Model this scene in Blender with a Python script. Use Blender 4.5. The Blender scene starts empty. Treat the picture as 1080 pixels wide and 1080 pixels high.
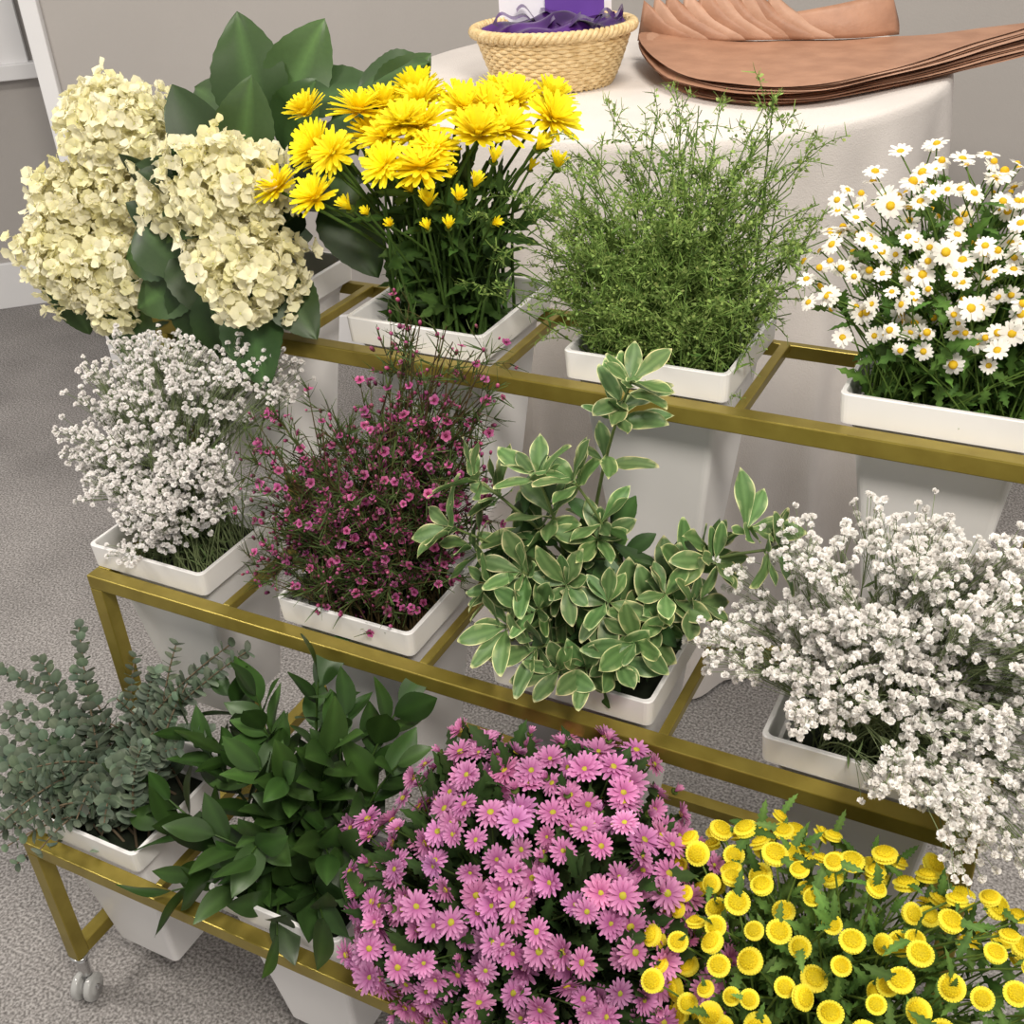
import bpy, math, numpy as np
from mathutils import Vector, Matrix
rng=np.random.default_rng(11)
scn=bpy.context.scene
try:
    scn.view_settings.view_transform='Standard'
except Exception: pass

def S(r,g,b):
    f=lambda c:(c/255/12.92) if c/255<=.04045 else ((c/255+.055)/1.055)**2.4
    return np.array([f(r),f(g),f(b)])

# ------------------------------------------------------------ materials
def newmat(name):
    m=bpy.data.materials.new(name); m.use_nodes=True
    nt=m.node_tree; return m,nt,nt.nodes['Principled BSDF'],nt.nodes['Material Output']
def mat_attr(name,rough=.5,transl=.25,spec=.4,var=.12,scale=180):
    m,nt,p,o=newmat(name)
    at=nt.nodes.new('ShaderNodeAttribute'); at.attribute_name='Col'
    nz=nt.nodes.new('ShaderNodeTexNoise'); nz.inputs['Scale'].default_value=scale
    tc=nt.nodes.new('ShaderNodeTexCoord'); nt.links.new(tc.outputs['Object'],nz.inputs['Vector'])
    mr=nt.nodes.new('ShaderNodeMapRange'); mr.inputs[3].default_value=1-var; mr.inputs[4].default_value=1+var
    nt.links.new(nz.outputs['Fac'],mr.inputs[0])
    mx=nt.nodes.new('ShaderNodeVectorMath'); mx.operation='SCALE'
    nt.links.new(at.outputs['Color'],mx.inputs[0]); nt.links.new(mr.outputs[0],mx.inputs['Scale'])
    nt.links.new(mx.outputs[0],p.inputs['Base Color'])
    p.inputs['Roughness'].default_value=rough
    p.inputs['Specular IOR Level'].default_value=spec
    if transl>0:
        tr=nt.nodes.new('ShaderNodeBsdfTranslucent'); ms=nt.nodes.new('ShaderNodeMixShader')
        nt.links.new(mx.outputs[0],tr.inputs['Color']); ms.inputs[0].default_value=transl
        nt.links.new(p.outputs[0],ms.inputs[1]); nt.links.new(tr.outputs[0],ms.inputs[2]); nt.links.new(ms.outputs[0],o.inputs['Surface'])
    return m
def mat_noise(name,c1,c2,scale=20,rough=.6,bump=0,bscale=None,metal=0,spec=.5,detail=4,coat=0):
    m,nt,p,o=newmat(name)
    tc=nt.nodes.new('ShaderNodeTexCoord'); nz=nt.nodes.new('ShaderNodeTexNoise')
    nz.inputs['Scale'].default_value=scale; nz.inputs['Detail'].default_value=detail
    nt.links.new(tc.outputs['Object'],nz.inputs['Vector'])
    cr=nt.nodes.new('ShaderNodeValToRGB'); cr.color_ramp.elements[0].position=.35; cr.color_ramp.elements[1].position=.65
    cr.color_ramp.elements[0].color=(*c1,1); cr.color_ramp.elements[1].color=(*c2,1)
    nt.links.new(nz.outputs['Fac'],cr.inputs[0]); nt.links.new(cr.outputs[0],p.inputs['Base Color'])
    p.inputs['Roughness'].default_value=rough; p.inputs['Metallic'].default_value=metal; p.inputs['Specular IOR Level'].default_value=spec
    p.inputs['Coat Weight'].default_value=coat
    if bump>0:
        n2=nt.nodes.new('ShaderNodeTexNoise'); n2.inputs['Scale'].default_value=bscale or scale; n2.inputs['Detail'].default_value=6
        nt.links.new(tc.outputs['Object'],n2.inputs['Vector'])
        bp=nt.nodes.new('ShaderNodeBump'); bp.inputs['Strength'].default_value=bump; bp.inputs['Distance'].default_value=.01
        nt.links.new(n2.outputs['Fac'],bp.inputs['Height']); nt.links.new(bp.outputs[0],p.inputs['Normal'])
    return m
M_leaf=mat_attr('leaf_waxy',.45,.18,.4)
M_leafg=mat_attr('leaf_glossy',.40,.12,.4,.15,60)
M_leafm=mat_attr('leaf_matte',.7,.2,.25)
M_petal=mat_attr('petal',.6,.35,.2,.06)
M_wax=mat_attr('petal_small',.5,.25,.3,.05)
M_gold=mat_noise('brass_painted_metal',S(142,126,54),S(156,140,64),30,.32,0,metal=.6)
M_vase=mat_noise('white_plastic',S(228,226,225),S(235,233,232),5,.42)
M_foam=mat_noise('floral_foam',S(22,30,16),S(35,45,25),60,.9)
M_cloth=mat_noise('white_linen',S(214,207,202),S(224,217,212),6,.9,.25,400,spec=.2)
M_wall=mat_noise('wall_paint',S(178,173,169),S(182,177,173),3,.85,.08,200)
M_trim=mat_noise('white_trim_paint',S(236,235,236),S(240,239,240),4,.45)
M_wick=mat_noise('wicker',S(206,176,124),S(234,208,160),70,.6,.3,300)
M_purp=mat_noise('purple_satin',S(40,12,62),S(82,36,118),12,.3)
M_paper=mat_noise('white_paper',S(225,222,235),S(238,236,242),8,.7)
M_kraft=mat_noise('kraft_paper',S(158,116,92),S(176,132,106),18,.5,.1,120)
M_kraft2=mat_noise('kraft_paper_light',S(176,136,112),S(192,152,128),18,.55,.1,120)
M_chrome=mat_noise('chrome',S(200,200,200),S(220,220,220),5,.15,metal=1)
M_wheel=mat_noise('clear_wheel',S(170,170,168),S(195,195,192),5,.12,coat=.5)
# carpet
m,nt,p,o=newmat('carpet'); M_carpet=m
tc=nt.nodes.new('ShaderNodeTexCoord')
n1=nt.nodes.new('ShaderNodeTexNoise'); n1.inputs['Scale'].default_value=210; n1.inputs['Detail'].default_value=3
n2=nt.nodes.new('ShaderNodeTexNoise'); n2.inputs['Scale'].default_value=5; n2.inputs['Detail'].default_value=5
nt.links.new(tc.outputs['Object'],n1.inputs['Vector']); nt.links.new(tc.outputs['Object'],n2.inputs['Vector'])
cr=nt.nodes.new('ShaderNodeValToRGB'); e=cr.color_ramp.elements
e[0].position=.34; e[0].color=(*S(108,105,103),1); e[1].position=.66; e[1].color=(*S(182,178,176),1)
x=cr.color_ramp.elements.new(.5); x.color=(*S(148,144,142),1)
nt.links.new(n1.outputs['Fac'],cr.inputs[0])
mr=nt.nodes.new('ShaderNodeMapRange'); mr.inputs[1].default_value=.3; mr.inputs[2].default_value=.7; mr.inputs[3].default_value=.84; mr.inputs[4].default_value=1.08
nt.links.new(n2.outputs['Fac'],mr.inputs[0])
sc=nt.nodes.new('ShaderNodeVectorMath'); sc.operation='SCALE'; nt.links.new(cr.outputs[0],sc.inputs[0]); nt.links.new(mr.outputs[0],sc.inputs['Scale'])
nt.links.new(sc.outputs[0],p.inputs['Base Color']); p.inputs['Roughness'].default_value=.95; p.inputs['Specular IOR Level'].default_value=.1
bp=nt.nodes.new('ShaderNodeBump'); bp.inputs['Strength'].default_value=.35; bp.inputs['Distance'].default_value=.004
nt.links.new(n1.outputs['Fac'],bp.inputs['Height']); nt.links.new(bp.outputs[0],p.inputs['Normal'])

# ------------------------------------------------------------ mesh tools
class Proto:
    def __init__(s,v,q,t,c): s.v=np.asarray(v,float); s.q=np.asarray(q,int).reshape(-1,4); s.t=np.asarray(t,int).reshape(-1,3); s.c=np.asarray(c,float)
def merge(items):
    V=[];Q=[];T=[];C=[];n=0
    for p,R,t in items:
        V.append(p.v@np.asarray(R).T+np.asarray(t)); Q.append(p.q+n); T.append(p.t+n); C.append(p.c); n+=len(p.v)
    return Proto(np.vstack(V),np.vstack(Q),np.vstack(T),np.vstack(C))
class B:
    def __init__(s): s.V=[];s.Q=[];s.T=[];s.C=[];s.n=0
    def add(s,p,R,T,tint=None):
        R=np.asarray(R,float).reshape(-1,3,3);T=np.asarray(T,float).reshape(-1,3);n=len(T);K=len(p.v)
        if n==0: return
        V=np.einsum('nij,kj->nki',R,p.v)+T[:,None]
        off=(np.arange(n)*K+s.n)[:,None,None]
        s.V.append(V.reshape(-1,3)); s.Q.append((p.q[None]+off).reshape(-1,4)); s.T.append((p.t[None]+off).reshape(-1,3))
        C=np.repeat(p.c[None],n,0)
        if tint is not None: C=C*np.asarray(tint).reshape(n,1,-1)
        s.C.append(np.clip(C,0,1).reshape(-1,3)); s.n+=n*K
    def tubes(s,P,r,col,sides=4):
        P=np.asarray(P,float); n,k,_=P.shape
        r=np.broadcast_to(np.asarray(r,float),(n,k))
        t=np.gradient(P,axis=1); t/=np.linalg.norm(t,axis=2,keepdims=True)+1e-9
        ref=np.where(np.abs(t[...,2:3])>.9,np.array([1.,0,0]),np.array([0,0,1.]))
        a=np.cross(t,ref); a/=np.linalg.norm(a,axis=2,keepdims=True)+1e-9; b=np.cross(t,a)
        th=np.arange(sides)*2*np.pi/sides
        V=P[:,:,None]+r[:,:,None,None]*(a[:,:,None]*np.cos(th)[:,None]+b[:,:,None]*np.sin(th)[:,None])
        idx=np.arange(n*k*sides).reshape(n,k,sides)+s.n
        Q=np.stack([idx[:,:-1],np.roll(idx,-1,2)[:,:-1],np.roll(idx,-1,2)[:,1:],idx[:,1:]],-1).reshape(-1,4)
        s.V.append(V.reshape(-1,3)); s.Q.append(Q); s.T.append(np.zeros((0,3),int))
        col=np.asarray(col,float)
        if col.ndim==1: C=np.broadcast_to(col,(n*k*sides,3))
        else: C=np.repeat(col,k*sides,0)
        s.C.append(C); s.n+=n*k*sides
    def build(s,name,mat,parent=None,smooth=True):
        V=np.vstack(s.V);Q=np.vstack(s.Q);T=np.vstack(s.T);C=np.vstack(s.C)
        me=bpy.data.meshes.new(name)
        me.vertices.add(len(V)); me.vertices.foreach_set('co',V.astype(np.float32).ravel())
        nl=len(Q)*4+len(T)*3; me.loops.add(nl); me.loops.foreach_set('vertex_index',np.concatenate([Q.ravel(),T.ravel()]).astype(np.int32))
        me.polygons.add(len(Q)+len(T))
        ls=np.concatenate([np.arange(len(Q))*4,len(Q)*4+np.arange(len(T))*3]).astype(np.int32)
        me.polygons.foreach_set('loop_start',ls)
        me.update(calc_edges=True)
        me.polygons.foreach_set('use_smooth',np.full(len(Q)+len(T),smooth))
        at=me.color_attributes.new('Col','FLOAT_COLOR','POINT')
        at.data.foreach_set('color',np.hstack([C,np.ones((len(C),1))]).astype(np.float32).ravel())
        me.materials.append(mat); me.validate()
        ob=bpy.data.objects.new(name,me); scn.collection.objects.link(ob)
        if parent: ob.parent=parent
        return ob
def empty(name,loc=(0,0,0)):
    e=bpy.data.objects.new(name,None); scn.collection.objects.link(e); return e
def nrm(v): v=np.asarray(v,float); return v/(np.linalg.norm(v,axis=-1,keepdims=True)+1e-12)
def basis_z(d,roll=None):
    d=nrm(d).reshape(-1,3); n=len(d)
    ref=np.where(np.abs(d[:,2:3])>.95,np.array([1.,0,0]),np.array([0,0,1.]))
    x=nrm(np.cross(ref,d)); y=np.cross(d,x)
    if roll is None: roll=rng.uniform(0,2*np.pi,n)
    c,s_=np.cos(roll)[:,None],np.sin(roll)[:,None]
    return np.stack([x*c+y*s_,-x*s_+y*c,d],-1)
def basis_xn(xd,nn):
    x=nrm(xd).reshape(-1,3); nn=np.asarray(nn,float).reshape(-1,3)
    z=nn-(nn*x).sum(1,keepdims=True)*x; z=nrm(z); y=np.cross(z,x)
    return np.stack([x,y,z],-1)
def scl(R,s_): return R*np.asarray(s_).reshape(-1,1,1)
def leaf(L,W,prof,droop=.15,fold=.2,nu=7,sv=(-1,-.5,0,.5,1),colf=None,x0=0,wav=0,ser=0,curl=0):
    V=[];C=[]; nv=len(sv)
    for i in range(nu):
        t=i/(nu-1); w=W*.5*prof(t)
        if ser and i%2: w*=1-ser
        for s_ in sv:
            V.append((x0+L*t, s_*w, -droop*L*t*t+fold*abs(s_)*w+curl*s_*s_*w+wav*W*math.sin(t*9+s_*2)*abs(s_)))
            C.append(colf(t,s_))
    q=[(i*nv+j,(i+1)*nv+j,(i+1)*nv+j+1,i*nv+j+1) for i in range(nu-1) for j in range(nv-1)]
    return Proto(V,q,[],C)
ov=lambda t: max(.04,math.sin(math.pi*min(1,t)**.8)**.8)
ovp=lambda t: max(.02,math.sin(math.pi*t**.75)**.75)
rnd=lambda t: max(.05,math.sqrt(max(0,1-(2*t-1)**2)))
pet=lambda t: .35+.65*math.sin(math.pi*min(1,t*.62+.1)) if t<.85 else .5
obo=lambda t: max(.06,math.sin(math.pi*(t**1.4))**.8) if t<1 else .08
def dome(r,h,c0,c1,nr=4,ns=8,z0=0):
    V=[(0,0,z0+h)];C=[c0]
    for i in range(1,nr+1):
        a=i/nr*math.pi/2
        for j in range(ns):
            b=2*math.pi*j/ns
            V.append((r*math.sin(a)*math.cos(b),r*math.sin(a)*math.sin(b),z0+h*math.cos(a))); C.append(np.asarray(c0)*(1-i/nr)+np.asarray(c1)*i/nr)
    t=[(0,1+j,1+(j+1)%ns) for j in range(ns)]
    q=[(1+(i-1)*ns+j,1+i*ns+j,1+i*ns+(j+1)%ns,1+(i-1)*ns+(j+1)%ns) for i in range(1,nr) for j in range(ns)]
    return Proto(V,q,t,C)
def rotz(a): c,s_=math.cos(a),math.sin(a); return np.array([[c,-s_,0],[s_,c,0],[0,0,1]])
def roty(a): c,s_=math.cos(a),math.sin(a); return np.array([[c,0,s_],[0,1,0],[-s_,0,c]])
def flower(layers,ctr):
    it=[]
    for (petp,n,lift,sc_,ph,z) in layers:
        for i in range(n):
            j=rng.normal(0,.08)
            it.append((petp,rotz(2*math.pi*(i+ph)/n+rng.normal(0,.05))@roty(-lift+j)*(sc_*(1+rng.normal(0,.05))),(0,0,z)))
    for c in ctr: it.append((c,np.eye(3),(0,0,0)))
    return merge(it)
def bez(P0,P1,P2,k=7):
    t=np.linspace(0,1,k)[None,:,None]
    return P0[:,None]*(1-t)**2+2*P1[:,None]*t*(1-t)+P2[:,None]*t*t
def grow(b,O,T,r0,r1,col,out=.35,k=7,sides=4,up=.6,wob=.01):
    O=np.asarray(O,float);T=np.asarray(T,float);n=len(O)
    P1=O+(T-O)*np.array([out,out,up])+rng.normal(0,wob,(n,3))
    P=bez(O,P1,T,k)
    b.tubes(P,np.linspace(r0,r1,k)[None],col,sides)
    return P
def tint(n,s_=.12,h=.04):
    return np.clip(1+rng.normal(0,s_,(n,1))+rng.normal(0,h,(n,3)),.4,1.6)
def inv(c,zr,n,h=.07):
    return np.stack([c[0]+rng.uniform(-h,h,n),c[1]+rng.uniform(-h,h,n),np.full(n,zr-.06)],1)
def ell_in(E,n,p=.45):
    E=np.asarray(E,float); w=np.prod(E[:,3:],1); i=rng.choice(len(E),n,p=w/w.sum())
    d=nrm(rng.normal(size=(n,3))); r=rng.uniform(0,1,(n,1))**p
    return E[i,:3]+d*r*E[i,3:], nrm(d/E[i,3:])
def ell_surf(E,n,mind=0,zmin=None,face=None):
    E=np.asarray(E,float); w=(E[:,3]*E[:,4]*E[:,5])**(2/3); i=rng.choice(len(E),n,p=w/w.sum())
    d=nrm(rng.normal(size=(n,3))); P=E[i,:3]+d*E[i,3:]; N=nrm(d/E[i,3:])
    ins=np.zeros(n,bool)
    for k,e in enumerate(E):
        q=(((P-e[:3])/e[3:])**2).sum(1); ins|=(q<.85)&(i!=k)
    ok=~ins
    if zmin is not None: ok&=P[:,2]>zmin
    if face is not None: ok&=(N@nrm(face))>-.35
    P,N=P[ok],N[ok]
    if mind>0:
        keep=[]
        for a in range(len(P)):
            if not keep or np.min(((P[keep]-P[a])**2).sum(1))>mind*mind: keep.append(a)
        P,N=P[keep],N[keep]
    return P,N
def leaves_in(b,proto,E,n,s0=.8,s1=1.2,up=.6,p=.5,rn=.5,tn=.15,origin=None):
    P,N=ell_in(E,n,p)
    if origin is not None: N=nrm(P-np.asarray(origin))
    d=nrm(N+np.array([0,0,up])+rng.normal(0,rn,(n,3)))
    nn=np.array([.15,-.4,1.])+rng.normal(0,.5,(n,3))
    b.add(proto,scl(basis_xn(d,nn),rng.uniform(s0,s1,n)),P,tint(n,tn))
def box(name,p0,p1,mat,parent=None,bev=.002):
    p0=np.array(p0,float);p1=np.array(p1,float)
    me=bpy.data.meshes.new(name)
    v=[(x,y,z) for x in (p0[0],p1[0]) for y in (p0[1],p1[1]) for z in (p0[2],p1[2])]
    me.from_pydata(v,[],[(0,1,3,2),(4,6,7,5),(0,4,5,1),(2,3,7,6),(0,2,6,4),(1,5,7,3)]); me.materials.append(mat)
    ob=bpy.data.objects.new(name,me); scn.collection.objects.link(ob)
    if bev: 
        mo=ob.modifiers.new('b','BEVEL'); mo.width=bev; mo.segments=2
    if parent: ob.parent=parent
    return ob
def wallbox(name,a,bp_,th,z0,z1,mat,bev=0,side=1):
    a=np.array(a,float);c=np.array(bp_,float); d=nrm(c-a); n=np.array([-d[1],d[0]])*side*th
    pts=[a,c,c+n,a+n]; v=[(*q,z0) for q in pts]+[(*q,z1) for q in pts]
    me=bpy.data.meshes.new(name); me.from_pydata(v,[],[(0,1,2,3),(4,5,6,7),(0,1,5,4),(1,2,6,5),(2,3,7,6),(3,0,4,7)])
    import bmesh
    bm=bmesh.new(); bm.from_mesh(me); bmesh.ops.recalc_face_normals(bm,faces=bm.faces); bm.to_mesh(me); bm.free()
    me.materials.append(mat); ob=bpy.data.objects.new(name,me); scn.collection.objects.link(ob)
    if bev: mo=ob.modifiers.new('b','BEVEL'); mo.width=bev; mo.segments=2
    return ob

# ------------------------------------------------------------ camera
R=Vector((.8903,.4523,-.0548)).normalized(); F=Vector((-.4099,.7424,-.5299)).normalized(); U=R.cross(F).normalized(); 
cam=bpy.data.cameras.new('camera'); cam.lens=36*1212/1080; cam.sensor_width=36; cam.clip_start=.05
co=bpy.data.objects.new('camera',cam); scn.collection.objects.link(co); scn.camera=co
co.matrix_world=Matrix(((R.x,U.x,-F.x,0),(R.y,U.y,-F.y,0),(R.z,U.z,-F.z,1.534),(0,0,0,1)))

# ------------------------------------------------------------ room
fl=box('floor',(-5.2,-1.5,-.05),(1.8,5.2,0),M_carpet,bev=0)
d0=np.array([.8755,.4833]); A=np.array([-2.80,2.48]); C=A+d0*1.93
wallbox('wall_back',A,C,.12,0,2.6,M_wall)
wallbox('wall_right',C,(1.6,C[1]+.1),.12,0,2.6,M_wall)
wallbox('baseboard_back',A+d0*.03,C,.015,0,.13,M_trim,.003,side=-1)
wallbox('baseboard_right',C,(1.6,C[1]+.1),.015,0,.13,M_trim,.003,side=-1)
wallbox('trim_1',A-d0*.025,A+d0*.025,.17,0,2.6,M_trim,.004)
bpy.data.objects['trim_1'].location=(0.0121,-.0219,0)
dl=np.array([.741,.671]); W0=np.array([-3.634,2.714]); 
wallbox('wall_left',W0-dl*1.6,W0+dl*2.2,.12,0,2.6,M_wall)
wallbox('baseboard_left',W0-dl*1.6,W0+dl*2.2,.02,0,.17,M_trim,.004,side=-1)
win=empty('window_1')
def wn(n,s0,s1,z0,z1,th,mat):
    o=wallbox(n,W0+dl*s0,W0+dl*s1,th,z0,z1,mat,.003 if th>.01 else 0,side=-1); o.parent=win
wn('glass',-.8,.30,.86,2.2,.006,mat_noise('window_pane',S(205,200,215),S(225,222,232),3,.2))
wn('casing_right',.24,.33,.84,2.2,.035,M_trim); wn('sill',-.9,.36,.80,.85,.06,M_trim); wn('mullion',-.30,-.26,.84,2.2,.025,M_trim); wn('rail_mid',-.8,.3,1.45,1.49,.025,M_trim)

# ------------------------------------------------------------ rack
X0,X1=-1.168,.012; YR=[.65,.8775,1.105]; ZT=[.340,.643,.938]; th=.022
rack=empty('tiered_flower_stand')
def rb(n,a,c): return box(n,a,c,M_gold,rack,.0015)
XC=[-1.075,-.750,-.440,-.115]
for k in range(3):
    y=YR[k];z=ZT[k]; yb=y+.2125
    rb('front_rail_%d'%k,(X0,y,z-th),(X1,y+th,z))
    rb('back_rail_%d'%k,(X0,yb,z-th),(X1,yb+.012,z-.004))
    for j,x in enumerate((X0,X1-th)):
        rb('leg_%d_%d'%(k,j),(x,y,.09),(x+th,y+th,z-th))
        rb('side_rail_%d_%d'%(k,j),(x,y+th,z-th),(x+th,yb,z))
    for j,x in enumerate((-.945,-.640,-.330)):
        rb('cross_bar_%d_%d'%(k,j),(x,y+th,z-.014),(x+.012,yb,z-.001))
for j,x in enumerate((X0,X1-th)):
    rb('base_bar_%d'%j,(x,YR[0]+th,.09),(x+th,1.33,.112))
    rb('leg_back_%d'%j,(x,1.3175,.112),(x+th,1.33,ZT[2]-th))
rb('base_cross_bar',(X0+th,1.30,.09),(X1-th,1.322,.112))
def cyl(n,c,r,h,axis,mat,parent,ns=24):
    b=B(); t=np.arange(ns)*2*np.pi/ns
    prof=[(0,-h/2),(r*.55,-h/2),(r*.6,-h/2*.7),(r*.92,-h/2*.8),(r,-h/2*.4),(r,h/2*.4),(r*.92,h/2*.8),(r*.6,h/2*.7),(r*.55,h/2),(0,h/2)]
    V=[];q=[]
    for i,(a,zz) in enumerate(prof):
        for x in t: V.append((a*math.cos(x),a*math.sin(x),zz))
    for i in range(len(prof)-1):
        for j in range(ns): q.append((i*ns+j,i*ns+(j+1)%ns,(i+1)*ns+(j+1)%ns,(i+1)*ns+j))
    Rm=basis_z(np.array([axis]),np.zeros(1))
    b.add(Proto(V,q,[],np.ones((len(V),3))*.7),Rm,[c]); return b.build(n,mat,parent)
for i,(x,y) in enumerate(((X0+.011,YR[0]+.011),(X1-.011,YR[0]+.011),(X0+.011,1.32),(X1-.011,1.32))):
    cyl('caster_wheel_%d_a'%i,(x-.010,y-.010,.022),.022,.014,(1,.3,0),M_wheel,rack)
    cyl('caster_wheel_%d_b'%i,(x+.010,y-.004,.022),.022,.014,(1,.3,0),M_wheel,rack)
    cyl('caster_hub_%d'%i,(x,y-.007,.024),.008,.044,(1,.3,0),M_chrome,rack)
    cyl('caster_stem_%d'%i,(x,y,.062),.009,.06,(0,0,1),M_chrome,rack)
    cyl('caster_plate_%d'%i,(x,y,.088),.014,.005,(0,0,1),M_chrome,rack)

# ------------------------------------------------------------ vases
def rsq(h,r,z,n=5):
    P=[]
    for cx,cy,a0 in ((1,1,0),(-1,1,90),(-1,-1,180),(1,-1,270)):
        for i in range(n):
            a=math.radians(a0+90*i/(n-1)); P.append((cx*(h-r)+r*math.cos(a),cy*(h-r)+r*math.sin(a),z))
    return P
def vase(cx,cy,zt,hh=.30):
    rings=[(.054,.006,-hh),(.058,.008,-hh+.004),(.0875,.009,-.036),(.0875,.009,-.0350),(.100,.009,-.0350),(.1015,.009,-.001),(.1005,.009,0),(.0965,.008,0),(.0955,.008,-.002),(.092,.008,-.035),(.084,.008,-.055)]
    V=[];n=20
    for h,r,z in rings: V+=[(x+cx,y+cy,zz+zt) for x,y,zz in rsq(h,r,z)]
    f=[tuple(reversed(range(n)))]
    for i in range(len(rings)-1):
        for j in range(n): f.append((i*n+j,i*n+(j+1)%n,(i+1)*n+(j+1)%n,(i+1)*n+j))
    top=[(len(rings)-1)*n+j for j in range(n)]; f.append(tuple(top))
    me=bpy.data.meshes.new('white_square_vase'); me.from_pydata(V,[],f); me.materials.append(M_vase); me.materials.append(M_foam)
    me.polygons[len(f)-1].material_index=1
    ob=bpy.data.objects.new('white_square_vase',me); scn.collection.objects.link(ob)
    return ob
for k in range(3):
    for x in XC: vase(x,YR[k]+.125,ZT[k]+.0353)
ZR=[z+.035 for z in ZT]; YC=[y+.125 for y in YR]

# ------------------------------------------------------------ table
TC=(-.82,2.19);TR=.53;TH=1.07
tb=empty('round_banquet_table')
ns=256;t=np.arange(ns)*2*np.pi/ns
fold=.5*np.sin(t*11+.5+.6*np.sin(3*t))+.35*np.sin(t*17+1.3)+.25*np.sin(t*29+2)
fold=np.sign(fold)*np.abs(fold)**.8
V=[(TC[0],TC[1],TH)];
levels=[(TR*.3,0,0),(TR*.7,0,0),(TR-.012,0,0),(TR-.004,.0015,0),(TR+.001,.007,0),(TR+.003,.02,.02)]
for i in range(1,19):
    dz=.02+(TH-.03)*i/18; levels.append((TR+.004+.03*dz,dz,min(1,.05+dz*1.5)))
for r,dz,a in levels:
    rr=r+.042*a*fold
    for i in range(ns): V.append((TC[0]+rr[i]*math.cos(t[i]),TC[1]+rr[i]*math.sin(t[i]),TH-dz))
fs=[(0,1+j,1+(j+1)%ns) for j in range(ns)]
for i in range(len(levels)-1):
    for j in range(ns): fs.append((1+i*ns+j,1+(i+1)*ns+j,1+(i+1)*ns+(j+1)%ns,1+i*ns+(j+1)%ns))
me=bpy.data.meshes.new('tablecloth'); me.from_pydata(V,[],fs); me.materials.append(M_cloth)
for pl in me.polygons: pl.use_smooth=True
ob=bpy.data.objects.new('tablecloth',me); scn.collection.objects.link(ob); ob.parent=tb
cyl('table_pedestal',(TC[0],TC[1],.52),.05,1.03,(0,0,1),M_chrome,tb)

# ------------------------------------------------------------ basket
bk=empty('wicker_basket'); bc=np.array([-.962,2.015,TH])
b=B(); th_=np.linspace(0,2*np.pi,121); K=.92
def ovr(a,r,z): return np.stack([bc[0]+K*r*1.0*np.cos(a)*d0[0]-K*r*.80*np.sin(a)*d0[1],bc[1]+K*r*1.0*np.cos(a)*d0[1]+K*r*.80*np.sin(a)*d0[0],bc[2]+K*z+0*a],-1)
for i in range(15):
    z=.006+i*.0070; r=.112+.038*(i/14)**.8
    rr=r+.0028*np.sin(th_*30+np.pi*(i%2))
    b.tubes([ovr(th_,rr,z)],.0040,(.5,.5,.5),6)
for j in range(60):
    a=2*np.pi*j/60; zz=np.linspace(0,.106,6); r=.112+.038*(zz/.118)**.8
    b.tubes([np.stack([ovr(np.array([a]),np.array([q]),w)[0] for q,w in zip(r,zz)])],.0025,(.5,.5,.5),5)
b.build('woven_wall',M_wick,bk)
b=B()
for ph in (0,2.09,4.19):
    aa=np.linspace(0,2*np.pi,361)
    b.tubes([ovr(aa,.156+.007*np.cos(aa*26+ph),.109+.006*np.sin(aa*26+ph))],.0052,(.5,.5,.5),6)
b.build('braided_rim',M_wick,bk)
n=24; V=[tuple(ovr(np.array([a]),np.array([.11]),.003)[0]) for a in np.arange(n)*2*np.pi/n]
me=bpy.data.meshes.new('base'); me.from_pydata(V,[],[tuple(range(n))]); me.materials.append(M_wick); o=bpy.data.objects.new('base',me); scn.collection.objects.link(o); o.parent=bk
# purple satin lying in the basket
g=40; V=[];fs=[]
for i in range(g):
    for j in range(2*g):
        r=.143*i/(g-1); a=2*np.pi*j/(2*g); x=r*math.cos(a);y=r*math.sin(a)
        z=.110+.006*math.sin(x*50+y*20)+.004*math.sin(x*30-y*75+1)+.022*(1-r/.146)*math.cos(x*14)
        V.append(tuple(ovr(np.array([a]),np.array([r]),z)[0]))
for i in range(g-1):
    for j in range(2*g): fs.append((i*2*g+j,(i+1)*2*g+j,(i+1)*2*g+(j+1)%(2*g),i*2*g+(j+1)%(2*g)))
me=bpy.data.meshes.new('purple_fabric'); me.from_pydata(V,[],fs); me.materials.append(M_purp)
for pl in me.polygons: pl.use_smooth=True
o=bpy.data.objects.new('purple_fabric',me); scn.collection.objects.link(o); o.parent=bk
# folded satin ribbons
b=B()
for s_ in range(5):
    u=np.linspace(0,1,24); x0_=-.12+.05*s_; 
    c=np.stack([x0_+.12*u, -.07+.03*s_+.10*np.sin(u*3+s_), .126+.012*np.sin(u*6.3+s_*1.3)],1)
    V=[];q=[]
    for i,(x,y,z) in enumerate(c):
        for w in (-.026,.026):
            xx=x*1.0; yy=y+w; a=math.atan2(yy,xx); r=min(math.hypot(xx,yy),.138); V.append(tuple(ovr(np.array([a]),np.array([r]),z+abs(w)*.3*math.sin(i*.6))[0]))
    q=[(2*i,2*i+1,2*i+3,2*i+2) for i in range(23)]
    b.add(Proto(V,q,[],np.ones((len(V),3))*.3),np.eye(3),[0,0,0])
b.build('purple_ribbon',M_purp,bk)
nb=np.array([-d0[1],d0[0]])
o=wallbox('paper_card',bc[:2]-d0*.095+nb*.085,bc[:2]+d0*.115+nb*.085,.004,TH+.08,TH+.19,M_paper,0); o.parent=bk
o=wallbox('purple_card',bc[:2]-d0*.01+nb*.072,bc[:2]+d0*.10+nb*.072,.003,TH+.08,TH+.140,mat_noise('violet_card',S(88,48,140),S(104,62,158),8,.5),0); o.parent=bk

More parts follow.
